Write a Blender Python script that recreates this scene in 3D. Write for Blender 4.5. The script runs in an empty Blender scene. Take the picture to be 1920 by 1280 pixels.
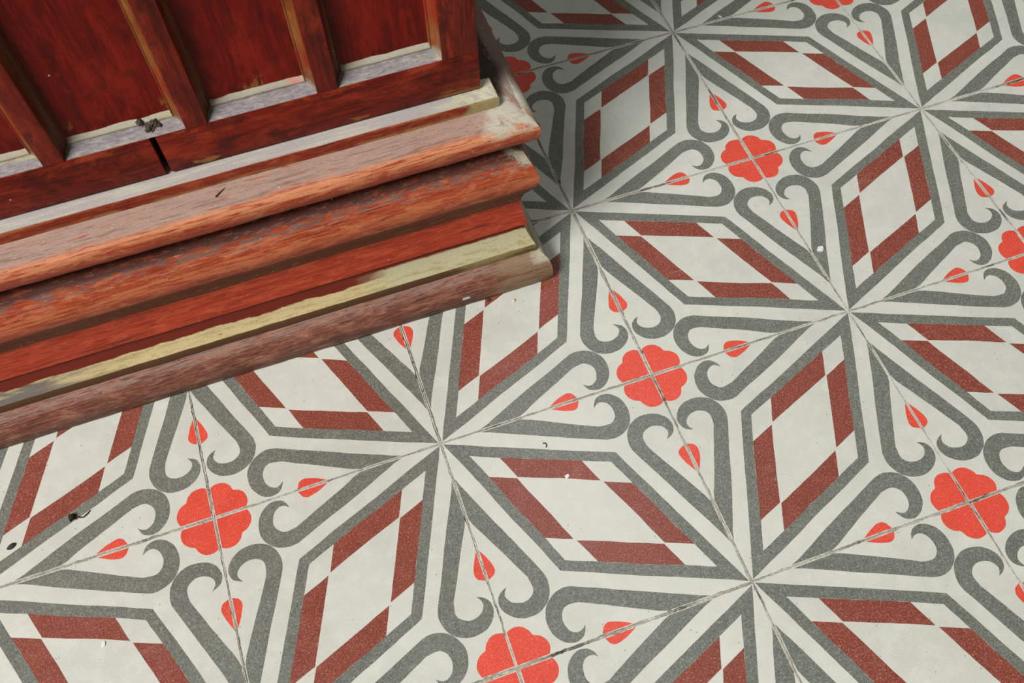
import bpy, bmesh, math, random
from mathutils import Vector, Matrix, noise
from mathutils.geometry import delaunay_2d_cdt

C = bpy.context.scene.collection
PI = math.pi

# ------------------------------------------------------------------ camera
cam = bpy.data.cameras.new('camera')
cam_o = bpy.data.objects.new('camera', cam); C.objects.link(cam_o)
Rr = [(0.9438048657749111, -0.3298712851692474, -0.020428180545292246),
      (-0.294556854424064, -0.8115131563393059, -0.5046609323100202),
      (0.1498954130432376, 0.48231870408372823, -0.86307591371767)]
M = Matrix(((Rr[0][0], -Rr[1][0], -Rr[2][0], -0.23839147626265342),
            (Rr[0][1], -Rr[1][1], -Rr[2][1], -0.3442588846869805),
            (Rr[0][2], -Rr[1][2], -Rr[2][2], 0.7535545310812591),
            (0, 0, 0, 1)))
cam_o.matrix_world = M
cam.sensor_width = 36.0
cam.lens = 1764.5386 / 1920 * 36.0
cam.clip_start = 0.01
cam.dof.use_dof = True
cam.dof.focus_distance = 0.84
cam.dof.aperture_fstop = 13.0
bpy.context.scene.camera = cam_o

# ------------------------------------------------------------------ light
sc = bpy.context.scene
sc.view_settings.view_transform = 'Standard'
sc.view_settings.look = 'None'
sc.view_settings.gamma = 1.0
sc.view_settings.use_curve_mapping = False
sc.view_settings.exposure = 0.0
w = bpy.data.worlds.new('world'); sc.world = w; w.use_nodes = True
bg = w.node_tree.nodes['Background']
wt = w.node_tree                                   # dim room: lighter overhead, dark walls and floor beyond
wtc = wt.nodes.new('ShaderNodeTexCoord'); wsp = wt.nodes.new('ShaderNodeSeparateXYZ'); wrp = wt.nodes.new('ShaderNodeValToRGB')
wt.links.new(wtc.outputs['Generated'], wsp.inputs[0]); wt.links.new(wsp.outputs[2], wrp.inputs[0]); wt.links.new(wrp.outputs[0], bg.inputs[0])
wrp.color_ramp.elements[0].position = 0.0; wrp.color_ramp.elements[0].color = (0.10, 0.10, 0.085, 1)
wrp.color_ramp.elements[1].position = 0.75; wrp.color_ramp.elements[1].color = (0.97, 1.0, 0.84, 1)
e_ = wrp.color_ramp.elements.new(0.12); e_.color = (0.38, 0.40, 0.33, 1)
bg.inputs[1].default_value = 0.125

def area(name, loc, target, sx, sy, power, col):
    l = bpy.data.lights.new(name, 'AREA'); l.shape = 'RECTANGLE'
    l.size = sx; l.size_y = sy; l.energy = power; l.color = col
    o = bpy.data.objects.new(name, l); C.objects.link(o)
    o.location = loc
    o.rotation_euler = (Vector(target) - Vector(loc)).to_track_quat('-Z', 'Y').to_euler()
    return o
area('window_daylight', (-2.62, -1.48, 3.85), (-0.05, 0.1, 0.1), 1.7, 1.2, 274, (1.0, 1.0, 0.985))
area('overhead_sheen_fill', (0.28, 0.84, 2.70), (0.28, 0.84, 0.0), 0.45, 0.45, 8.5, (0.93, 0.97, 1.0))  # unseen lamp added overhead for the floor sheen and shadow fill

# ------------------------------------------------------------------ helpers
def S(r, g, b):
    f = lambda c: (c/255/12.92) if c/255 <= 0.04045 else ((c/255+0.055)/1.055)**2.4
    return (f(r), f(g), f(b), 1.0)

class Mat:
    """small node-graph helper"""
    def __init__(s, name):
        s.m = bpy.data.materials.new(name); s.m.use_nodes = True
        s.t = s.m.node_tree; s.n = s.t.nodes; s.l = s.t.links
        s.b = s.n['Principled BSDF']
        s.tc = s.n.new('ShaderNodeTexCoord')
        sep = s.n.new('ShaderNodeSeparateXYZ'); s.l.new(s.tc.outputs['Object'], sep.inputs[0])
        s.x, s.y, s.z = sep.outputs
        s.uv = s.tc.outputs['UV']; s.obj = s.tc.outputs['Object']
    def put(s, sock, v):
        if hasattr(v, 'links') or isinstance(v, bpy.types.NodeSocket): s.l.new(v, sock)
        else: sock.default_value = v
    def vec(s, src, sc_, off=(0, 0, 0)):
        n = s.n.new('ShaderNodeMapping'); s.l.new(src, n.inputs['Vector'])
        n.inputs['Scale'].default_value = sc_; n.inputs['Location'].default_value = off
        return n.outputs[0]
    def noise(s, src, sc_, detail=4, rough=0.55, dist=0.0, off=(0, 0, 0)):
        n = s.n.new('ShaderNodeTexNoise'); n.noise_dimensions = '3D'
        if isinstance(sc_, (int, float)): sc_ = (sc_,)*3
        s.l.new(s.vec(src, sc_, off), n.inputs['Vector'])
        n.inputs['Scale'].default_value = 1; n.inputs['Detail'].default_value = detail
        n.inputs['Roughness'].default_value = rough; n.inputs['Distortion'].default_value = dist
        return n.outputs['Fac']
    def voro(s, src, sc_, off=(0, 0, 0)):
        n = s.n.new('ShaderNodeTexVoronoi')
        if isinstance(sc_, (int, float)): sc_ = (sc_,)*3
        s.l.new(s.vec(src, sc_, off), n.inputs['Vector']); n.inputs['Scale'].default_value = 1
        return n.outputs['Distance'], n.outputs['Color']
    def math(s, op, a, b=0.0, clamp=False):
        n = s.n.new('ShaderNodeMath'); n.operation = op; n.use_clamp = clamp
        s.put(n.inputs[0], a); s.put(n.inputs[1], b); return n.outputs[0]
    def step(s, v, lo, hi, a=0.0, b=1.0):
        n = s.n.new('ShaderNodeMapRange'); n.interpolation_type = 'SMOOTHSTEP'
        inv = lo > hi
        if inv: lo, hi, a, b = hi, lo, b, a
        s.put(n.inputs['Value'], v); s.put(n.inputs['From Min'], lo); s.put(n.inputs['From Max'], hi)
        s.put(n.inputs['To Min'], a); s.put(n.inputs['To Max'], b); return n.outputs[0]
    def mix(s, f, a, b):
        n = s.n.new('ShaderNodeMix'); n.data_type = 'RGBA'
        s.put(n.inputs[0], f); s.put(n.inputs[6], a); s.put(n.inputs[7], b); return n.outputs[2]
    def mul(s, *a):
        r = a[0]
        for q in a[1:]: r = s.math('MULTIPLY', r, q)
        return r
    def band(s, v, lo, hi, soft):
        return s.mul(s.step(v, lo-soft, lo+soft), s.step(v, hi+soft, hi-soft))
    def out(s, col, rough, bump=None, bd=0.0003, bs=0.5, spec=0.5):
        s.put(s.b.inputs['Base Color'], col); s.put(s.b.inputs['Roughness'], rough)
        s.b.inputs['Specular IOR Level'].default_value = spec
        if bump is not None:
            n = s.n.new('ShaderNodeBump'); n.inputs['Distance'].default_value = bd
            n.inputs['Strength'].default_value = bs
            s.l.new(bump, n.inputs['Height']); s.l.new(n.outputs[0], s.b.inputs['Normal'])
        return s.m

def link(name, bm, mats, parent=None, smooth=None):
    me = bpy.data.meshes.new(name); bm.normal_update(); bm.to_mesh(me); bm.free()
    for m in (mats if isinstance(mats, (list, tuple)) else [mats]): me.materials.append(m)
    if smooth is not None:
        me.polygons.foreach_set('use_smooth', [True]*len(me.polygons))
        me.set_sharp_from_angle(angle=math.radians(smooth))
    o = bpy.data.objects.new(name, me); C.objects.link(o)
    if parent is not None: o.parent = parent
    return o

def tag(o, label, cat, group=None):
    o['label'] = label; o['category'] = cat
    if group: o['group'] = group
    return o

# ------------------------------------------------------------------ floor materials
def tile_mat(name, base, light, dark, la, da, rough=0.42, scuff=0.25, off=0.0):
    m = Mat(name); p = m.obj; o3 = (off, off*1.7, off*0.3)
    big = m.noise(p, 9, 4, 0.6, off=o3)
    mid = m.noise(p, 60, 5, 0.65, off=o3)
    col = m.mix(m.step(big, 0.35, 0.68), base, tuple(c*0.90 for c in base[:3])+(1,))
    col = m.mix(m.step(mid, 0.42, 0.72, 0, 0.35), col, tuple(min(1, c*1.18) for c in base[:3])+(1,))
    fine = m.noise(p, 800, 3, 0.65, off=o3)                       # sandy aggregate
    col = m.mix(m.step(fine, 0.52, 0.70, 0, la), col, light)
    col = m.mix(m.step(fine, 0.47, 0.32, 0, da), col, dark)
    d, c = m.voro(p, 330, o3)                                     # odd grains
    cs = m.n.new('ShaderNodeSeparateColor'); m.l.new(c, cs.inputs[0])
    col = m.mix(m.mul(m.step(d, 0.22, 0.12), m.step(cs.outputs[0], 0.94, 0.95), 0.8), col, light)
    col = m.mix(m.mul(m.step(d, 0.20, 0.10), m.step(cs.outputs[1], 0.965, 0.97), 0.75), col, (0.03, 0.03, 0.027, 1))
    # worn, dusty scuffs
    sc1 = m.noise(p, (14, 40, 10), 6, 0.7, 0.6, off=(3.1, 1.2, 0))
    col = m.mix(m.step(sc1, 0.60, 0.78, 0, scuff), col, S(196, 192, 182))
    # thin pale scratches
    for ang, so in ((0.9, 0.0), (-0.35, 2.3)):
        n = m.n.new('ShaderNodeMapping'); m.l.new(p, n.inputs['Vector'])
        n.inputs['Rotation'].default_value = (0, 0, ang); n.inputs['Scale'].default_value = (9, 900, 1)
        n.inputs['Location'].default_value = (so, so, 0)
        q = m.n.new('ShaderNodeTexNoise'); m.l.new(n.outputs[0], q.inputs['Vector'])
        q.inputs['Scale'].default_value = 1; q.inputs['Detail'].default_value = 1
        patch = m.noise(p, 7, 2, off=(so*3+5, 1, 0))
        col = m.mix(m.mul(m.step(q.outputs[0], 0.755, 0.80), m.step(patch, 0.5, 0.62), 0.55), col, S(205, 202, 194))
    rg = m.math('ADD', m.step(mid, 0.3, 0.7, -0.05, 0.08), rough)
    return m.out(col, rg, fine, 0.00018, 0.35, 0.45)

MCREAM = tile_mat('cement_cream', S(205, 205, 194), S(219, 219, 209), S(180, 179, 166), 0.35, 0.35, 0.36, 0.0, 0.0)
MGREY = tile_mat('cement_grey', S(113, 115, 106), S(160, 161, 151), S(70, 72, 65), 0.75, 0.75, 0.35, 0.22, 1.3)
MBROWN = tile_mat('cement_brick_red', S(136, 68, 54), S(194, 140, 121), S(90, 38, 30), 0.60, 0.75, 0.35, 0.16, 2.7)
MRED = tile_mat('cement_bright_red', S(221, 78, 60), S(242, 132, 108), S(188, 56, 44), 0.5, 0.6, 0.36, 0.10, 4.1)

def grout_mat():
    m = Mat('grout'); p = m.obj
    a = m.noise(p, 16, 5, 0.75); b = m.noise(p, 500, 3, 0.6)
    col = m.mix(m.step(a, 0.40, 0.54), S(206, 201, 187), S(172, 167, 152))
    col = m.mix(m.step(a, 0.55, 0.61), col, S(96, 90, 80))
    col = m.mix(m.step(a, 0.64, 0.69), col, S(40, 36, 31))
    col = m.mix(m.step(b, 0.35, 0.65, 0, 0.45), col, S(120, 114, 104))
    return m.out(col, 0.9, b, 0.0008, 0.9)
MGROUT = grout_mat()

# ------------------------------------------------------------------ floor
T = 0.2
def dens(poly, step=0.035, closed=True):
    r = []; n = len(poly)
    for i in range(n if closed else n-1):
        a = poly[i]; b = poly[(i+1) % n]
        k = max(1, int(math.hypot(b[0]-a[0], b[1]-a[1])/step))
        for j in range(k): r.append((a[0]+(b[0]-a[0])*j/k, a[1]+(b[1]-a[1])*j/k))
    if not closed: r.append(poly[-1])
    return r
def spline(pts, k=4):
    """open Catmull-Rom through pts"""
    r = []
    P = [pts[0]]+list(pts)+[pts[-1]]
    for i in range(1, len(P)-2):
        p0, p1, p2, p3 = P[i-1], P[i], P[i+1], P[i+2]
        for j in range(k):
            t = j/k
            r.append(tuple(0.5*(2*p1[a]+(p2[a]-p0[a])*t+(2*p0[a]-5*p1[a]+4*p2[a]-p3[a])*t*t
                                + (3*p1[a]-p0[a]-3*p2[a]+p3[a])*t**3) for a in (0, 1)))
    r.append(pts[-1]); return r

A0 = (0.097, 0.097); E1 = (0.232, 0.5715); E2 = (0.5715, 0.232)
def rh(u, v): return (A0[0]+E1[0]*u+E2[0]*v, A0[1]+E1[1]*u+E2[1]*v)
def para(u0, u1, v0, v1): return [rh(u0, v0), rh(u1, v0), rh(u1, v1), rh(u0, v1)]
polys = []                                  # (material, polygon), the last hit wins
polys.append((1, [(0.004, 0.004), (0.294, 0.702), (0.996, 0.996), (0.702, 0.294)]))
polys.append((0, para(0, 1, 0, 1)))
e, q0, q1 = 0.006, 0.203, 0.797
for pp in (para(q0+e, q1-e, 0, q0-e), para(q0+e, q1-e, q1+e, 1), para(0, q0-e, q0+e, q1-e), para(q1+e, 1, q0+e, q1-e)):
    polys.append((2, pp))
# half a heart lying along the edge x = 0, its point towards y = 0
outer = [(0.225, 0.690), (0.2295, 0.728), (0.219, 0.770), (0.193, 0.806), (0.152, 0.829), (0.108, 0.834), (0.062, 0.822),
         (0.027, 0.793), (0.011, 0.757), (0.016, 0.724), (0.034, 0.703), (0.061, 0.691)]
inner = [(0.061, 0.691), (0.047, 0.711), (0.045, 0.732), (0.060, 0.755), (0.087, 0.768), (0.118, 0.769), (0.146, 0.755), (0.160, 0.728), (0.154, 0.682)]
heart = [(0.0, 0.178), (0.036, 0.255)]+spline(outer, 4)+spline(inner, 4)[1:]+[(0.0, 0.364)]
drop = [(0.0, 0.500), (0.0045, 0.511)]+spline([(0.0045, 0.511), (0.016, 0.533), (0.029, 0.561), (0.0385, 0.592), (0.0395, 0.610), (0.031, 0.626), (0.014, 0.636), (0.004, 0.641)], 3)+[(0.0, 0.642)]
for d_, m_ in ((heart, 1), (drop, 3)):
    h1 = d_; h2 = [(y, x) for x, y in d_]
    h3 = [(1-x, 1-y) for x, y in d_]; h4 = [(1-y, 1-x) for x, y in d_]
    polys += [(m_, h) for h in (h1, h2, h3, h4)]
rs = [(0, .135), (8, .146), (16, .1535), (25, .1555), (34, .151), (40, .144), (45, .1385), (50, .144), (56, .151), (65, .1555), (74, .1535), (82, .146), (90, .135)]
fl = spline([(r*math.cos(math.radians(a)), r*math.sin(math.radians(a))) for a, r in rs], 3)
polys.append((3, [(0, 1)]+[(x, 1-y) for x, y in fl]))
polys.append((3, [(1, 0)]+[(1-x, y) for x, y in fl]))
cl = lambda t: min(.9955, max(.0045, t))           # the colours stop just short of the tile edge
POLYS = [(m_, [(cl(x), cl(y)) for x, y in dens(p_)]) for m_, p_ in polys]

def inside(p, poly):
    x, y = p; r = False; n = len(poly); j = n-1
    for i in range(n):
        xi, yi = poly[i]; xj, yj = poly[j]
        if (yi > y) != (yj > y) and x < (xj-xi)*(y-yi)/(yj-yi)+xi: r = not r
        j = i
    return r
SQ = dens([(0, 0), (1, 0), (1, 1), (0, 1)], 0.009)

def tile_mesh(seed):
    """one cement tile in 0..1: verts, faces, material per face; hand-poured wobble differs per seed"""
    ox, oy = seed*3.7, seed*1.9
    def wob(p):
        e_ = min(p[0], 1-p[0], p[1], 1-p[1]); k = min(1, max(0, e_)/0.03)
        v1 = noise.noise_vector((p[0]*5+ox, p[1]*5+oy, 0.5)); v2 = noise.noise_vector((p[0]*38+ox, p[1]*38+oy, 7.5))
        return Vector((p[0]+k*(0.0045*v1.x+0.0016*v2.x), p[1]+k*(0.0045*v1.y+0.0016*v2.y)))
    vs, es, wp = [], [], []
    def loop(pts):
        b = len(vs); n = len(pts); vs.extend(pts)
        es.extend((b+i, b+(i+1) % n) for i in range(n))
    loop([Vector(p) for p in SQ])
    for m_, p_ in POLYS:
        q = [wob(p) for p in p_]; wp.append((m_, [tuple(v) for v in q])); loop(q)
    v, ed, fa, _, _, _ = delaunay_2d_cdt(vs, es, [], 0, 1e-5)
    mm = []
    boxes = [(min(x for x, y in p), max(x for x, y in p), min(y for x, y in p), max(y for x, y in p)) for _, p in wp]
    for f in fa:
        cx = sum(v[i][0] for i in f)/len(f); cy = sum(v[i][1] for i in f)/len(f); k = 0
        for (m_, p), bb in zip(wp, boxes):
            if bb[0] <= cx <= bb[1] and bb[2] <= cy <= bb[3] and inside((cx, cy), p): k = m_
        mm.append(k)
    return [tuple(a) for a in v], fa, mm

def build_floor():
    rnd = random.Random(5)
    bm = bmesh.new()
    kinds = [tile_mesh(s) for s in range(9)]
    gap = 0.0011
    x0, x1, y0, y1 = -6, 6, -4, 7
    for i in range(x0, x1):
        for j in range(y0, y1):
            v, fa, mm = kinds[rnd.randrange(len(kinds))]
            flip = (i+j) % 2 == 0; turn = rnd.random() < 0.5
            jx, jy, jr, jz = rnd.uniform(-.0004, .0004), rnd.uniform(-.0004, .0004), rnd.uniform(-.0028, .0028), rnd.uniform(-.00015, .00015)
            cx, cy = (i+.5)*T+jx, (j+.5)*T+jy; s = T-gap-rnd.uniform(0, .0008)
            new = []
            for (a, b) in v:
                if turn: a, b = 1-a, 1-b
                if flip: a = 1-a
                ed = min(a, 1-a, b, 1-b)
                px, py = (a-.5)*s, (b-.5)*s
                if ed < 0.001:                                  # chipped arrises
                    k = 0.0012*max(0, noise.noise((px*90+i*7, py*90+j*5, 1.0)))+0.0010*abs(noise.noise((px*260+i*3, py*260+j*3, 3.0)))+0.0004*abs(noise.noise((px*700+i, py*700+j, 8.0)))
                    px -= math.copysign(k, px) if abs(abs(a-.5)-.5) < .001 else 0
                    py -= math.copysign(k, py) if abs(abs(b-.5)-.5) < .001 else 0
                new.append(bm.verts.new((cx+px*math.cos(jr)-py*math.sin(jr), cy+px*math.sin(jr)+py*math.cos(jr), jz)))
            for f, k in zip(fa, mm):
                vv = [new[t] for t in f]
                if flip: vv.reverse()
                try: ff = bm.faces.new(vv); ff.material_index = k
                except ValueError: pass
            # sides of the tile
            bnd = set()
            for f in fa:
                for t in range(len(f)):
                    a, b = f[t], f[(t+1) % len(f)]
                    if (b, a) in bnd: bnd.discard((b, a))
                    else: bnd.add((a, b))
            low = {}
            for a, b in bnd:
                for t in (a, b):
                    if t not in low:
                        c_ = new[t].co; low[t] = bm.verts.new((c_.x, c_.y, -0.012))
                vv = [new[b], new[a], low[a], low[b]]
                if flip: vv.reverse()
                bm.faces.new(vv).material_index = 0
    # grout bed, slightly below the tile faces, uneven
    nx, ny = (x1-x0)*50, (y1-y0)*50
    gx0, gy0 = x0*T, y0*T
    # strips only along the joints
    def strip(p, q, wd):
        n = int((Vector(q)-Vector(p)).length/0.002); dx = (Vector(q)-Vector(p)).normalized(); nn = Vector((-dx.y, dx.x, 0))
        prev = None
        for k in range(n+1):
            c_ = Vector(p).lerp(Vector(q), k/n)
            row = []
            sh = .0005*noise.noise((c_.x*60, c_.y*60, 12.0))+.0003*noise.noise((c_.x*240, c_.y*240, 14.0))
            hm = .0007*noise.noise((c_.x*14, c_.y*14, 17.0))
            for of, dz in ((-wd, -.0022), (-.0010, -.0009), (-.0003, -.0001), (.0004, -.0002), (.0011, -.0009), (wd, -.0022)):
                z = dz+hm+0.0005*noise.noise((c_.x*50, c_.y*50, 2.2+of*700))+0.0006*noise.noise((c_.x*330, c_.y*330, 6.2+of*1500))
                q2 = of+sh+.0003*noise.noise((c_.x*300, c_.y*300, of*3000)) if abs(of) < wd else of
                row.append(bm.verts.new((c_.x+nn.x*q2, c_.y+nn.y*q2, min(z, .00012))))
            if prev:
                for k2 in range(5): bm.faces.new((prev[k2+1], prev[k2], row[k2], row[k2+1])).material_index = 4
            prev = row
    for i in range(x0, x1+1): strip((i*T, y0*T, 0), (i*T, y1*T, 0), 0.003)
    for j in range(y0, y1+1): strip((x0*T, j*T, 0), (x1*T, j*T, 0), 0.003)
    o = link('floor', bm, [MCREAM, MGREY, MBROWN, MRED, MGROUT])
    o['kind'] = 'structure'
    return o
build_floor()

# ------------------------------------------------------------------ wood materials
def wood(name, dark, mid, light, layers, uvs=(22, 520), rough=0.5, bump=0.6, blot=(40, 120), seed=0.0, bd=0.0005, gk=0.75, spec=0.25):
    m = Mat(name); o3 = (seed, seed*2.3, 0)
    g1 = m.noise(m.uv, (uvs[0], uvs[1], 1), 8, 0.68, 0.3, o3)
    g2 = m.noise(m.uv, (uvs[0]*4, uvs[1]*2.6, 1), 5, 0.65, 0.2, o3)
    bl = m.noise(m.uv, (blot[0], blot[1], 1), 7, 0.70, 0.5, o3)
    col = m.mix(m.step(g1, 0.38, 0.60), dark, mid)
    col = m.mix(m.step(bl, 0.46, 0.66, 0, 0.9), col, light)
    col = m.mix(m.step(g2, 0.52, 0.66, 0, gk), col, tuple(c*0.30 for c in dark[:3])+(1,))
    col = m.mix(m.step(g2, 0.44, 0.30, 0, 0.45), col, tuple(min(1, c*1.35) for c in light[:3])+(1,))
    crk = m.noise(m.uv, (5, uvs[1]*1.7, 1), 3, 0.5, 0.6, (seed+9, 2.2, 0))
    col = m.mix(m.mul(m.step(crk, 0.665, 0.69), gk), col, tuple(c*0.22 for c in dark[:3])+(1,))
    rg = rough
    grit = m.noise(m.obj, 700, 3, 0.7)
    for L in layers:
        c_ = L['c']
        msk = None
        for ax, lo, hi, soft, amp, fr in L.get('b', []):
            v = {'x': m.x, 'y': m.y, 'z': m.z}[ax]
            nz = m.noise(m.obj, fr, 5, 0.62, 0.3, (L.get('s', 0)+seed, 3.3, 1.1))
            v = m.math('ADD', v, m.math('MULTIPLY', m.math('SUBTRACT', nz, 0.5), amp*2))
            k = m.band(v, lo, hi, soft)
            msk = k if msk is None else m.mul(msk, k)
        if 'n' in L:
            su, sv, lo, hi = L['n']
            nz = m.noise(m.uv, (su, sv, 1), 6, 0.65, 0.4, (L.get('s', 0)+seed+4.7, 1.9, 0))
            k = m.step(nz, lo, hi); msk = k if msk is None else m.mul(msk, k)
        msk = m.mul(msk, L.get('a', 1.0))
        cc = m.mix(m.step(grit, 0.35, 0.65, 0, 0.5), c_, tuple(x*0.72 for x in c_[:3])+(1,))
        if L.get('g', 0): cc = m.mix(m.step(g1, 0.4, 0.6, L['g'], 0), cc, L.get('gc', dark))
        col = m.mix(msk, col, cc)
        if 'r' in L:
            n = m.n.new('ShaderNodeMix'); n.data_type = 'FLOAT'
            m.put(n.inputs[0], msk); m.put(n.inputs[2], rg); m.put(n.inputs[3], L['r']); rg = n.outputs[0]
    # pin-prick specks of plaster
    d, c = m.voro(m.obj, 130, (seed, 0, 0))
    cs = m.n.new('ShaderNodeSeparateColor'); m.l.new(c, cs.inputs[0])
    col = m.mix(m.mul(m.step(d, 0.10, 0.05), m.step(cs.outputs[0], 0.975, 0.98)), col, S(225, 215, 200))
    h = m.math('ADD', m.math('MULTIPLY', g1, 0.6), m.math('ADD', m.math('MULTIPLY', g2, 0.25), m.math('MULTIPLY', grit, 0.15)))
    return m.out(col, rg, h, bd, bump, spec)

DUST = S(178, 170, 166); DUSTP = S(172, 150, 136); OCHRE = S(150, 112, 62); CREAM = S(212, 192, 142)
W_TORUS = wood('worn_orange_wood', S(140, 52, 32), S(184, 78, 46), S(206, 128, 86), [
    dict(c=S(220, 148, 104), b=[('z', .2005, .2080, .0016, .0035, (18, 18, 80))], n=(30, 480, .41, .53), a=.85, r=.6),
    dict(c=S(166, 60, 36), b=[('z', .185, .1955, .002, .003, (10, 10, 80))], n=(44, 420, .46, .54), a=.8, r=.38),
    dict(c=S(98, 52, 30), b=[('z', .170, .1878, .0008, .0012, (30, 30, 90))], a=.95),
    dict(c=OCHRE, b=[('z', .170, .1885, .0006, .002, (50, 50, 120))], n=(28, 90, .56, .62), a=.85),
    dict(c=DUSTP, b=[('z', .2078, .22, .0014, .002, (20, 20, 60))], n=(36, 420, .30, .47), a=.88, r=.9),
    dict(c=S(116, 98, 90), b=[('z', .2076, .2108, .0008, .0008, (60, 60, 60))], n=(30, 520, .52, .61), a=.65, r=.9),
    dict(c=S(192, 186, 168), b=[('x', -.050, .10, .006, .018, (40, 40, 40)), ('z', .2025, .24, .002, .005, (60, 60, 60))], n=(60, 60, .36, .52), a=.9, r=.9),
    dict(c=S(124, 98, 88), b=[('y', .055, 2, .012, .02, (40, 40, 40)), ('x', -.045, .1, .004, .004, (40, 40, 40))], a=.85, r=.8),
    dict(c=S(46, 36, 30), b=[('y', .048, 2, .008, .014, (40, 40, 40)), ('x', -.062, -.024, .004, .008, (40, 40, 40))], a=.8, r=.9),  # shade of the recess beside the post, painted as near-black
    dict(c=S(60, 46, 38), n=(24, 300, .68, .74), a=.7),
    dict(c=S(216, 164, 124), n=(110, 620, .60, .67), a=.6, s=8, r=.7),
    dict(c=S(70, 40, 30), n=(60, 900, .60, .68), a=.65, s=5),
], seed=1.0, rough=.46, uvs=(34, 800))
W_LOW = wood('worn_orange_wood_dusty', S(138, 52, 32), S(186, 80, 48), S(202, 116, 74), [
    dict(c=S(206, 122, 78), b=[('z', .139, .150, .0025, .003, (12, 12, 60))], n=(30, 480, .45, .56), a=.75, r=.55),
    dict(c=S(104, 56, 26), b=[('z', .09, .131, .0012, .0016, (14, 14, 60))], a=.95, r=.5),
    dict(c=S(148, 98, 56), b=[('z', .09, .131, .001, .0014, (14, 14, 60))], n=(16, 70, .56, .68), a=.6, r=.5),
    dict(c=S(116, 98, 92), b=[('z', .158, .1700, .002, .003, (24, 24, 70))], n=(60, 260, .46, .54), a=.8, r=.9),
    dict(c=S(184, 160, 138), b=[('z', .153, .159, .001, .002, (24, 24, 90))], n=(40, 420, .50, .62), a=.4, r=.9),
    dict(c=S(88, 54, 48), b=[('z', .1640, .20, .002, .003, (24, 24, 70))], n=(60, 220, .34, .48), a=.85, r=.9),  # dark dirt in the cove, with some of its shade painted in
    dict(c=S(196, 190, 168), b=[('x', -.034, .10, .006, .02, (50, 50, 50)), ('z', .156, .24, .002, .005, (60, 60, 60))], n=(50, 60, .40, .58), a=.85, r=.9),
    dict(c=S(124, 98, 88), b=[('y', .055, 2, .012, .02, (40, 40, 40)), ('x', -.045, .1, .004, .004, (40, 40, 40))], a=.85, r=.8),
    dict(c=S(60, 46, 38), n=(24, 300, .68, .74), a=.7),
    dict(c=S(216, 164, 124), n=(110, 620, .60, .67), a=.6, s=8, r=.7),
    dict(c=S(70, 40, 30), n=(60, 900, .60, .68), a=.65, s=5),
], seed=3.4, rough=.46, uvs=(34, 800))
W_PLINTH = wood('red_painted_wood', S(146, 48, 28), S(186, 68, 42), S(198, 86, 54), [
    dict(c=S(108, 40, 26), n=(7, 110, .60, .68), a=.8),
    dict(c=S(110, 37, 24), b=[('z', .050, .0728, .0005, .0006, (30, 30, 30))], a=.92),
    dict(c=CREAM, b=[('z', .040, .0592, .0006, .0052, (38, 38, 160))], n=(60, 300, .72, .62), a=1.0, r=.75),
    dict(c=S(200, 192, 154), b=[('z', .040, .0665, .0010, .0040, (30, 30, 120)), ('x', -.16, .10, .03, .06, (14, 14, 14))], n=(60, 300, .72, .62), a=1.0, r=.75),
    dict(c=S(176, 158, 104), b=[('z', .040, .058, .002, .004, (30, 30, 90))], n=(40, 240, .48, .62), a=.75, r=.75),
    dict(c=S(104, 98, 100), b=[('z', .046, .058, .002, .004, (30, 30, 60)), ('x', -2, -.43, .06, .1, (6, 6, 20))], n=(18, 120, .30, .55), a=.9, r=.9),
    dict(c=S(92, 64, 40), b=[('z', .03, .0476, .0004, .0006, (30, 30, 60))], a=1.0, r=.6),
    dict(c=S(150, 132, 88), b=[('z', .03, .0476, .0004, .0006, (30, 30, 60)), ('x', -.085, .10, .015, .02, (20, 20, 20))], n=(20, 200, .36, .56), a=.9, r=.7),
    dict(c=S(46, 34, 28), n=(16, 160, .70, .75), a=.8),
    dict(c=S(70, 30, 20), n=(40, 700, .62, .69), a=.55, s=5),
], seed=5.2, rough=.45, bump=.4, uvs=(30, 600), gk=.4)
W_SHOE = wood('bare_rosy_wood', S(92, 54, 44), S(148, 88, 70), S(178, 122, 98), [
    dict(c=S(70, 46, 40), n=(24, 600, .55, .66), a=.8),
    dict(c=S(196, 156, 128), n=(24, 760, .58, .68), a=.7, r=.8),
    dict(c=S(148, 124, 112), b=[('z', .0325, .06, .002, .004, (20, 20, 60))], n=(40, 460, .42, .56), a=.75, r=.9),
    dict(c=S(84, 66, 56), b=[('z', -.01, .013, .003, .006, (12, 12, 60))], n=(30, 240, .30, .6), a=.75),
    dict(c=S(152, 128, 98), b=[('x', -.050, .10, .018, .03, (16, 16, 60))], n=(36, 420, .34, .56), a=.9, r=.8),
    dict(c=S(196, 190, 168), b=[('x', -.016, .10, .006, .012, (60, 60, 60)), ('z', .030, .06, .002, .004, (40, 40, 40))], a=.85, r=.9),
    dict(c=S(176, 50, 48), n=(30, 120, .745, .76), a=.7),
    dict(c=S(226, 222, 222), b=[('x', -.0905, -.0835, .0008, .003, (160, 160, 160)), ('z', .0118, .0152, .0004, .0012, (160, 160, 160))], a=.95, r=.8),
    dict(c=S(206, 168, 142), n=(90, 800, .61, .68), a=.6, s=8, r=.8),
    dict(c=S(52, 34, 30), n=(40, 900, .58, .66), a=.7, s=5),
], seed=7.7, uvs=(30, 800), rough=.6, bump=.9, bd=.0007)
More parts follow.
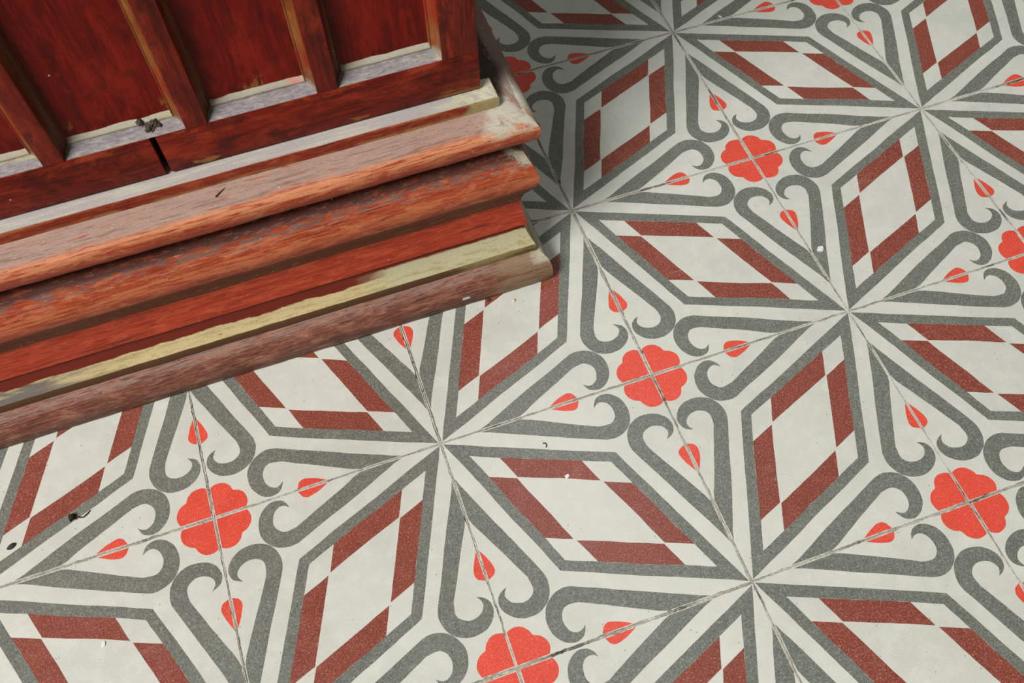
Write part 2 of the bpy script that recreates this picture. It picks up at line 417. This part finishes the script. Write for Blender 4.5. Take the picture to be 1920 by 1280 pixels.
W_FILLET = wood('ledge_wood', S(116, 40, 24), S(150, 56, 34), S(170, 84, 52), [
    dict(c=S(188, 128, 66), b=[('z', .2195, .2212, .0006, .0006, (30, 30, 60))], n=(12, 60, .40, .58), a=.9),
    dict(c=S(160, 122, 78), b=[('z', .2098, .2135, .0008, .002, (20, 20, 60))], n=(16, 60, .46, .56), a=.85),
    dict(c=S(168, 156, 110), b=[('x', -.062, .10, .004, .016, (40, 40, 40))], n=(50, 60, .30, .42), a=.9, r=.8),
    dict(c=DUST, b=[('z', .2213, .24, .0003, .0002, (60, 60, 60))], a=.97, r=.95),
    dict(c=S(196, 192, 172), b=[('z', .2213, .24, .0003, .0002, (60, 60, 60))], n=(14, 200, .46, .6), a=.7, r=.95),
    dict(c=S(204, 198, 164), b=[('z', .2213, .24, .0003, .0002, (60, 60, 60)), ('x', -.075, .10, .02, .02, (40, 40, 40))], n=(40, 100, .42, .56), a=.9, r=.95),
], seed=9.1, rough=.5)
RED_D, RED_M, RED_L = S(88, 22, 12), S(126, 32, 17), S(152, 50, 26)
W_FRAME = wood('varnished_red_wood', RED_D, RED_M, RED_L, [
    dict(c=S(62, 20, 12), n=(26, 34, .50, .66), a=.75),
    dict(c=S(70, 24, 14), n=(70, 110, .52, .64), a=.5),
    dict(c=S(186, 78, 42), b=[('z', .2555, .2606, .0014, .003, (30, 30, 60))], n=(20, 60, .52, .62), a=.6),
    dict(c=S(158, 108, 56), b=[('z', .20, .2290, .0012, .007, (12, 12, 40))], n=(22, 60, .62, .66), a=.8),
    dict(c=S(166, 120, 66), b=[('z', .20, .2262, .0012, .003, (12, 12, 40)), ('x', -.08, .0, .008, .02, (20, 20, 20))], n=(22, 60, .44, .52), a=.8),
], uvs=(14, 240), blot=(22, 60), seed=11.3, rough=.40, bump=.35, gk=.3, spec=.18)
W_PANEL = wood('deep_red_panel_wood', S(90, 17, 10), S(120, 22, 13), S(138, 33, 17), [
    dict(c=S(70, 18, 10), n=(40, 60, .52, .64), a=.45),
    dict(c=S(146, 34, 20), n=(60, 90, .56, .66), a=.4),
    dict(c=S(62, 17, 12), n=(7, 46, .54, .76), a=.7),
    dict(c=S(168, 66, 38), n=(12, 110, .68, .74), a=.6),
    dict(c=S(152, 100, 50), b=[('z', .25, .283, .004, .02, (20, 20, 30))], n=(24, 44, .60, .66), a=.75),
], uvs=(11, 170), blot=(16, 50), seed=13.9, rough=.42, bump=.3, gk=.2, spec=.15)
W_BEAD = wood('ochre_varnished_moulding', S(96, 46, 22), S(128, 74, 36), S(150, 92, 46), [
    dict(c=S(150, 44, 24), b=[('z', .285, 2, .012, .05, (18, 18, 24))], n=(9, 60, .42, .56), a=.85),
    dict(c=S(170, 160, 140), b=[('z', .20, .2675, .003, .006, (50, 50, 60))], n=(60, 60, .30, .5), a=.9, r=.95),
], uvs=(8, 200), blot=(16, 90), seed=15.5, rough=.33, bump=.3, gk=.3, spec=.3)
W_BEAD_SHADE = wood('shaded_varnished_moulding', S(84, 42, 22), S(108, 60, 30), S(126, 76, 38), [  # darker copy for the left runs: shade painted into the varnish, no dust
    dict(c=S(112, 38, 22), b=[('z', .285, 2, .012, .05, (18, 18, 24))], n=(9, 60, .42, .56), a=.7),
], uvs=(8, 200), blot=(16, 90), seed=21.5, rough=.4, bump=.3, gk=.3, spec=.2)
W_DUST = wood('dusty_moulding', S(122, 114, 116), S(148, 141, 142), S(166, 160, 156), [
    dict(c=S(126, 116, 118), n=(50, 200, .52, .66), a=.8),
    dict(c=S(190, 182, 162), b=[('z', .2668, .30, .0006, .001, (60, 60, 60))], a=.85, r=.95),
    dict(c=S(150, 136, 96), b=[('z', .2662, .2674, .0004, .0006, (60, 60, 60))], n=(20, 60, .34, .5), a=.85, r=.95),
    dict(c=S(190, 180, 136), n=(12, 60, .55, .66), a=.75),
    dict(c=S(232, 128, 124), b=[('x', -.186, -.176, .003, .006, (160, 160, 160)), ('z', .2664, .2712, .001, .003, (160, 160, 160))], a=.5),
], uvs=(160, 420), blot=(120, 220), seed=17.2, rough=.95, bump=.7, gk=.25)
W_IN = wood('bare_inner_wood', S(58, 36, 24), S(84, 54, 36), S(104, 70, 46), [], seed=19.0, rough=.7)

# ------------------------------------------------------------------ the cabinet
cab = bpy.data.objects.new('wooden_cabinet', None); C.objects.link(cab)
cab.location = (-0.04785141, 0.12872645, 0); cab.rotation_euler = (0, 0, math.radians(0.39335))
tag(cab, 'old red-brown panelled wooden cabinet with a worn moulded base standing on the patterned tiles', 'cabinet')
XL, DEPTH, HT = -0.745, 0.52, 0.90       # left end, depth, height

def sweep(name, prof, back, mat, sub=.007, wear=.0004, smooth=38, DEPTH=DEPTH):
    """profile (d, z) swept along the front, mitred at the corner and returned along the right side"""
    pts = list(prof); z0, z1 = prof[0][1], prof[-1][1]
    full = pts+[(back, z1), (back, z0)]
    arc = [0]
    for a, b in zip(full, full[1:]): arc.append(arc[-1]+math.hypot(a[0]-b[0], a[1]-b[1]))
    n1 = int(-XL/sub); n2 = max(3, int(DEPTH/(sub*1.6)))
    st = [('f', XL*(1-k/n1)) for k in range(n1+1)]+[('s', DEPTH*k/n2) for k in range(1, n2+1)]
    bm = bmesh.new(); uv = bm.loops.layers.uv.new('UVMap'); rings = []; np_ = len(pts)
    for kind, t in st:
        r = []
        for k, (d, z) in enumerate(full):
            dd, zz = d, z
            if k < np_ and wear:
                a = t if kind == 'f' else 3+t
                dd += wear*noise.noise((a*22, k*.35+z*9, 2.0+z*40))+wear*.8*noise.noise((a*90, z*60, 9.0))
                zz += wear*.6*noise.noise((a*26, z*30, 5.0))
                if zz < 0.0: zz = 0.0
                if k == 0 or k == np_-1: zz = z
            if kind == 'f':
                f_ = (t-XL)/(-XL); x = XL+f_*(dd-XL) if False else (t if t < -.07 else t+dd*(t+.07)/.07); y = -dd
            else:
                x = dd; y = -dd+(DEPTH+dd)*t/DEPTH if t < DEPTH else DEPTH
                y = max(-dd, y)
            r.append(bm.verts.new((x, y, zz)))
        rings.append(r)
    L = len(full)
    for a in range(len(rings)-1):
        ua = st[a][1] if st[a][0] == 'f' else 3+st[a][1]
        ub = st[a+1][1] if st[a+1][0] == 'f' else 3+st[a+1][1]
        if st[a][0] == 'f' and st[a+1][0] == 's': ua = 3.0
        for k in range(L):
            k2 = (k+1) % L
            f = bm.faces.new((rings[a][k], rings[a+1][k], rings[a+1][k2], rings[a][k2]))
            va = arc[k]; vb = arc[k+1] if k+1 < L else arc[k]+.03
            for lp, q in zip(f.loops, ((ua, va), (ub, va), (ub, vb), (ua, vb))): lp[uv].uv = q
    bm.faces.new(list(reversed(rings[0]))); bm.faces.new(rings[-1])
    bmesh.ops.recalc_face_normals(bm, faces=bm.faces[:])
    return link(name, bm, mat, cab, smooth)

o = sweep('shoe_moulding', [(-.0030, 0), (-.0008, .0016), (0, .006), (0, .013), (-.0003, .0185), (-.0010, .0235), (-.0022, .0285), (-.0042, .033),
                        (-.0070, .0366), (-.0098, .0383), (-.0125, .0388)], -.034, W_SHOE, wear=.0006)
o['label'] = 'bare rosy brown wooden moulding resting on the tiles'
o = sweep('plinth_board', [(-.0118, .0389), (-.0119, .0425), (-.0123, .0465), (-.0130, .0480), (-.0152, .0522), (-.0175, .0575), (-.0196, .0640),
                       (-.0212, .0715), (-.0197, .0727), (-.0188, .0737), (-.0192, .0775), (-.0203, .0835), (-.0218, .0925), (-.0236, .1035)], -.060, W_PLINTH, wear=.0004)
o['label'] = 'red painted board worn to a cream strip along its foot'
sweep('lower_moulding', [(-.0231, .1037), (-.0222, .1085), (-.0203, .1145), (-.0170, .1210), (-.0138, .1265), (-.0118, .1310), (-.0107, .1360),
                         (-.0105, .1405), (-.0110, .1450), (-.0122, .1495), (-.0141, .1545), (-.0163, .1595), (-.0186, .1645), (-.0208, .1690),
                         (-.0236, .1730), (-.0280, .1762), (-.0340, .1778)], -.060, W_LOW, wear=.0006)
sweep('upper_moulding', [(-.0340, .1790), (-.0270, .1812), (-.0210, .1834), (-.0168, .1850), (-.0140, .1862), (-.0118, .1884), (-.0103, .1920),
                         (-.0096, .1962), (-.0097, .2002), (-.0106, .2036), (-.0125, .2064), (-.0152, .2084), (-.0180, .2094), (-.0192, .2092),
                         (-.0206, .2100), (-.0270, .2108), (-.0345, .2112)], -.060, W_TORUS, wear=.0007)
o = sweep('ledge_fillet', [(-.0346, .2113), (-.0348, .2150), (-.0350, .2195), (-.0354, .2210), (-.0362, .2216), (-.0410, .2219), (-.0462, .2221)], -.060, W_FILLET, wear=.00035, smooth=30, DEPTH=.0565)
o['label'] = 'narrow ledge thick with pale grey dust'

def box(bm, x0, x1, y0, y1, z0, z1, grain='z', bev=.0008, seg=2):
    r = bmesh.ops.create_cube(bm, size=1.0)
    vs = r['verts']
    for v in vs: v.co = Vector(((x0+x1)/2+v.co.x*(x1-x0), (y0+y1)/2+v.co.y*(y1-y0), (z0+z1)/2+v.co.z*(z1-z0)))
    if bev:
        es = list({e for v in vs for e in v.link_edges})
        bmesh.ops.bevel(bm, geom=es, offset=bev, segments=seg, affect='EDGES', profile=.6)
def boxuv(bm, grain):
    uv = bm.loops.layers.uv.verify()
    for f in bm.faces:
        for lp in f.loops:
            c = lp.vert.co
            lp[uv].uv = (c.z, c.x+c.y*1.3) if grain == 'z' else ((c.x, c.z+c.y*1.3) if grain == 'x' else (c.y, c.z+c.x*1.3))
def boxpart(name, mat, args, grain='z', parent=cab, bev=.0008):
    bm = bmesh.new(); box(bm, *args, bev=bev); boxuv(bm, grain)
    return link(name, bm, mat, parent, 40)

FY0, FY1 = .0462, .0660                     # front and back of the framing
XR = -.0458                                 # right edge of the corner post
ZB, ZT = .2606, .800                        # bottom and top of the panel openings
OPEN = [(-.153, -.0738), (-.2484, -.1684), (-.348, -.2638), (-.4455, -.3626), (-.543, -.460), (-.640, -.557)]
# bottom rail in two lengths with the open joint between them
boxpart('bottom_rail', W_FRAME, (XL+.02, -.2898, FY0, FY1, .2239, ZB), 'x')
boxpart('bottom_rail', W_FRAME, (-.2857, XR, FY0+.0003, FY1, .2238, ZB), 'x')
boxpart('top_rail', W_FRAME, (XL+.02, XR, FY0, FY1, ZT, HT-.03), 'x')
xs = [XR]+[v for a, b in OPEN for v in (b, a)]+[XL+.02]
for k in range(0, len(xs), 2):
    boxpart('corner_post' if k == 0 else 'stile', W_FRAME, (xs[k+1], xs[k], FY0+.0001*(k % 3), FY1, ZB+.0001, ZT-.0001), 'z', bev=.0007)

def panel_unit(x0, x1):
    cx = (x0+x1)/2
    bm = bmesh.new(); uv = bm.loops.layers.uv.new('UVMap')
    # the board: slightly uneven face
    yf = FY0+.0120; nx, nz = 16, 70; gx0, gx1, gz0, gz1 = x0+.0005, x1-.0005, ZB+.0004, ZT-.0004
    g = [[bm.verts.new((gx0+(gx1-gx0)*i/nx, yf+.0004*noise.noise((i*.35+x0*30, j*.06, 4)), gz0+(gz1-gz0)*j/nz)) for i in range(nx+1)] for j in range(nz+1)]
    bk = [[bm.verts.new((v.co.x, yf+.0055, v.co.z)) for v in (g[0][0], g[0][nx], g[nz][nx], g[nz][0])]][0]
    for j in range(nz):
        for i in range(nx): bm.faces.new((g[j][i], g[j][i+1], g[j+1][i+1], g[j+1][i]))
    bm.faces.new(list(reversed(bk)))
    bm.faces.new([bk[0], bk[1]]+list(reversed(g[0]))); bm.faces.new(list(g[nz])+[bk[2], bk[3]])
    bm.faces.new([bk[3], bk[0]]+[g[j][0] for j in range(nz+1)]); bm.faces.new([bk[1], bk[2]]+[g[j][nx] for j in range(nz, -1, -1)])
    for f in bm.faces:
        for lp in f.loops: lp[uv].uv = (lp.vert.co.z, lp.vert.co.x)
    bmesh.ops.recalc_face_normals(bm, faces=bm.faces[:])
    p = link('panel', bm, W_PANEL, cab, 40)
    # the planted moulding round it, dust lying on its bottom run
    bm = bmesh.new(); uv = bm.loops.layers.uv.new('UVMap')
    prof = [(0, 0, .0012), (.0010, .0012, .0042), (.0030, .0034, .0082), (.0052, .0054, .0099), (.0056, .0060, .0094), (.0060, .0066, .0096), (.0066, .0102, .0121)]
    rings = []
    def run(ix, iz, e_):
        return [(x0+ix, ZB+iz), (x1-ix, ZB+iz), (x1-ix, ZT-ix), (x0+ix, ZT-ix)], FY0+e_
    for ix, iz, e_ in prof:
        c4, y = run(ix, iz, e_); ring = []
        for s in range(4):
            a, b = c4[s], c4[(s+1) % 4]; n = 24 if s in (0, 2) else 60
            for k in range(n):
                x = a[0]+(b[0]-a[0])*k/n; z = a[1]+(b[1]-a[1])*k/n
                w_ = .0003*noise.noise((x*120, z*120, ix*900))
                wz = .0011*noise.noise((x*70, 1.0, ix*40)) if (s == 0 and ix > .0062) else w_*.5
                ring.append((bm.verts.new((x, y+(w_ if ix > 0 else 0), z+(wz if ix > 0 and k > 0 else 0))), s))
        rings.append(ring)
    n = len(rings[0])
    for r in range(len(rings)-1):
        for k in range(n):
            k2 = (k+1) % n
            f = bm.faces.new((rings[r][k][0], rings[r][k2][0], rings[r+1][k2][0], rings[r+1][k][0]))
            s = rings[r][k][1]; f.material_index = 1 if s == 0 else (2 if s == 3 else 0)
            for lp in f.loops:
                c = lp.vert.co; lp[uv].uv = (c.x, c.z+c.y) if s in (0, 2) else (c.z, c.x+c.y)
    bmesh.ops.recalc_face_normals(bm, faces=bm.faces[:])
    f0 = max(bm.faces, key=lambda f: f.calc_area())
    if sum(f.normal.y*f.calc_area() for f in bm.faces) > 0: bmesh.ops.reverse_faces(bm, faces=bm.faces[:])
    mo = link('panel_moulding', bm, [W_BEAD, W_DUST, W_BEAD_SHADE], p, 35)
    return p
for a, b in OPEN: panel_unit(a, b)

# carcass
boxpart('side_panel', W_FRAME, (-.066, XR+.0001, FY1+.0002, DEPTH, .2226, HT-.03), 'z')
boxpart('side_panel', W_FRAME, (XL+.02, XL+.04, FY1+.0002, DEPTH, .0, HT-.03), 'z')
boxpart('back_panel', W_IN, (XL+.041, -.0665, DEPTH-.012, DEPTH, .02, HT-.03), 'z')
boxpart('cabinet_floor', W_IN, (XL+.041, -.0665, FY1+.014, DEPTH-.0125, .2120, .2240), 'x')
boxpart('cabinet_top', W_FRAME, (XL-.02, XR+.04, -.02, DEPTH+.01, HT-.0299, HT), 'x', bev=.006)

# ------------------------------------------------------------------ small litter
def flake(name, mat, x, y, z, outline, thick, curl, label, cat, rot=0.0, group=None):
    """thin curled chip with real thickness"""
    bm = bmesh.new(); top, bot = [], []
    n = len(outline)
    for (a, b) in outline:
        h = curl*(a*a+b*b)
        top.append(bm.verts.new((a, b, h+thick))); bot.append(bm.verts.new((a, b, h)))
    ct = bm.verts.new((0, 0, thick)); cb = bm.verts.new((0, 0, 0))
    for i in range(n):
        j = (i+1) % n
        bm.faces.new((ct, top[i], top[j])); bm.faces.new((cb, bot[j], bot[i])); bm.faces.new((top[i], bot[i], bot[j], top[j]))
    bmesh.ops.recalc_face_normals(bm, faces=bm.faces[:])
    o = link(name, bm, mat); o.location = (x, y, z); o.rotation_euler = (0, 0, rot)
    return tag(o, label, cat, group)
def plain(name, c, rough=.7):
    m = Mat(name); nz = m.noise(m.obj, 500, 3)
    return m.out(m.mix(m.step(nz, .35, .65), c, tuple(v*.7 for v in c[:3])+(1,)), rough, nz, .0002, .4)
P_WHITE = plain('white_plaster', S(236, 236, 238)); P_TAN = plain('tan_crumb', S(226, 212, 180)); P_LEAF = plain('dry_leaf', S(70, 46, 32)); P_DARK = plain('dark_grit', S(46, 48, 46)); P_CLUMP = plain('dusty_clump', S(62, 54, 38))

rl = random.Random(3)
def blob(n, r, irr, st=1.0, seed=0):
    q = random.Random(seed)
    return [(r*st*math.cos(2*PI*i/n)*(1+q.uniform(-irr, irr)), r*math.sin(2*PI*i/n)*(1+q.uniform(-irr, irr))) for i in range(n)]
flake('plaster_chip', P_WHITE, .2098, .0726, 0, blob(11, .0030, .22, 1.25, 1), .0012, 6, 'white plaster chip on a grey stripe of the floor right of the cabinet', 'chip', .2)
flake('plaster_chip', P_WHITE, -.1074, -.0653, 0, blob(8, .0019, .35, 1.0, 2), .0008, 9, 'small ragged white flake on a brick-red band near mid floor', 'chip', .9)
flake('plaster_chip', P_WHITE, -.5012, -.0742, 0, blob(7, .0017, .35, 1.6, 3), .0010, 9, 'small white flake on a brick-red band near the lower left floor corner', 'chip', 1.2)
def pebble(name, mat, x, y, z, r, st, label, cat, seed, rot=0.0):
    bm = bmesh.new(); bmesh.ops.create_icosphere(bm, subdivisions=2, radius=r)
    for v in bm.verts:
        k = 1+.28*noise.noise(v.co/r*1.1+Vector((seed, 0, 0))); v.co = Vector((v.co.x*k*st, v.co.y*k, max(-.55*r, v.co.z*k*.75)))
    lo = min(v.co.z for v in bm.verts)
    for v in bm.verts: v.co.z -= lo
    o = link(name, bm, mat, None, 60); o.location = (x, y, z); o.rotation_euler = (0, 0, rot)
    return tag(o, label, cat)
pebble('grit_crumb', P_TAN, -.0913, .1185, 0, .0017, 1.0, 'pale tan crumb on cream tile before the right end of the cabinet', 'crumb', 4)
pebble('grit_crumb', P_LEAF, -.1134, .1270, 0, .0016, 1.3, 'dark reddish crumb tucked against the bottom moulding of the cabinet', 'crumb', 9)
pebble('grit_crumb', P_DARK, -.5642, .0321, 0, .0022, 1.7, 'dark grey crumb on the cream tile at the far left of the floor', 'crumb', 14, .5)
pebble('grit_crumb', P_WHITE, .2613, .4042, 0, .0011, 2.4, 'tiny elongated white crumb on a shaded grey stripe of the upper floor', 'crumb', 21, -1.0)

def tube(bm, pts, rad, seg=7):
    rings = []
    for i, p in enumerate(pts):
        p = Vector(p); t = (Vector(pts[min(i+1, len(pts)-1)])-Vector(pts[max(i-1, 0)])).normalized()
        u_ = t.cross(Vector((0.1, 0.2, 1))).normalized(); v_ = t.cross(u_)
        r = rad[i] if isinstance(rad, (list, tuple)) else rad
        rings.append([bm.verts.new(p+(u_*math.cos(2*PI*k/seg)+v_*math.sin(2*PI*k/seg))*r) for k in range(seg)])
    for a, b in zip(rings, rings[1:]):
        for k in range(seg): bm.faces.new((a[k], a[(k+1) % seg], b[(k+1) % seg], b[k]))
    bm.faces.new(list(reversed(rings[0]))); bm.faces.new(rings[-1])
    bmesh.ops.recalc_face_normals(bm, faces=bm.faces[:])
# curled scrap of dry leaf: a curled blade and the stalk it hangs on
lf = bpy.data.objects.new('dry_leaf_scrap', None); C.objects.link(lf); lf.location = (-.5085, .0400, 0); lf.rotation_euler = (0, 0, .1)
tag(lf, 'curled brown scrap of dry leaf on the tiles near the left edge of the floor', 'leaf')
bm = bmesh.new(); gr = []
for i in range(13):
    a = -.5+i/12*4.3; row = []
    for j in range(4):
        rr = .0026+.0004*j/3+.0005*noise.noise((i*.6, j*.7, 3))
        row.append(bm.verts.new((-.0045+rr*math.cos(a)*.9, -.0022+.0052*j/3+.0008*noise.noise((i*.5, j, 8)), .0030+rr*math.sin(a))))
    gr.append(row)
for a, b in zip(gr, gr[1:]):
    for j in range(3): bm.faces.new((a[j], a[j+1], b[j+1], b[j]))
bmesh.ops.solidify(bm, geom=bm.faces[:], thickness=.0004)
zl = min(v.co.z for v in bm.verts)
for v in bm.verts: v.co.z -= zl
link('leaf_blade', bm, P_LEAF, lf, 60)
bm = bmesh.new(); tube(bm, [(-.002, .0005, .0012), (.001, -.0016, .0009), (.004, -.0026, .0007), (.0075, -.0010, .0007), (.0105, .0012, .0006)], [.0006, .0006, .0006, .0007, .0004])
link('leaf_stalk', bm, P_LEAF, lf, 60)
# little curl of peeled husk
bm = bmesh.new(); tube(bm, [(.0018*math.cos(t)+.0, .0022*math.sin(t), .0006) for t in [-1.3+.3*i for i in range(12)]], .0005)
tag(link('husk_curl', bm, P_CLUMP, None, 60), 'tiny olive brown curl of husk on a cream stripe in the middle of the floor', 'husk').location = (-.1155, -.0318, 0)
# splinter lying on the upper moulding, flakes of old lining standing in the hollow by the corner
def local(x, d, z): return cab.matrix_basis @ Vector((x, -d, z))
bm = bmesh.new(); tube(bm, [(-.0042, -.0024, 0), (0, 0, .0001), (.0046, .0030, 0)], [.0006, .0005, .0002], 6)
o = link('wood_splinter', bm, P_LEAF, None, 60); o.location = local(-.2575, -.0265, .2113); o.rotation_euler = (0, 0, .1)
tag(o, 'thin dark splinter lying on the dusty top of the upper moulding', 'splinter')
# dirt and cobweb clump caught over the open joint of the bottom rail
cl = bpy.data.objects.new('cobweb_clump', None); C.objects.link(cl); cl.location = local(-.2865, -.0545, .2655)
cl.rotation_euler = (0, 0, math.radians(.39))
tag(cl, 'dark clump of dirt and cobweb caught on the dusty moulding above the split rail', 'cobweb')
bm = bmesh.new()
for k, (px, py, pz, r) in enumerate([(0, 0, -.0002, .0030), (.0034, .0005, .0008, .0026), (-.0018, -.0016, -.0024, .0022), (.0056, -.001, -.0004, .0018), (-.0058, .002, .0030, .0024), (.0012, -.0022, -.0036, .0016)]):
    r0 = bmesh.ops.create_icosphere(bm, subdivisions=3, radius=r, matrix=Matrix.Translation((px, py, pz)))
    for v in r0['verts']: v.co += (v.co-Vector((px, py, pz)))*.55*noise.noise(v.co*700+Vector((k, 0, 0)))
link('dirt_lump', bm, P_CLUMP, cl, 80)
bm = bmesh.new()
for k in range(9):
    a = rl.uniform(0, 6.28); p0 = Vector((rl.uniform(-.004, .006), rl.uniform(-.004, .0), rl.uniform(-.002, .003)))
    tube(bm, [p0, p0+Vector((.002*math.cos(a), -.0012, .002*math.sin(a)+.0012)), p0+Vector((.0045*math.cos(a), -.001, .0040*math.sin(a)))], .00011, 5)
link('cobweb_strand', bm, plain('cobweb', S(176, 160, 120)), cl, 60)
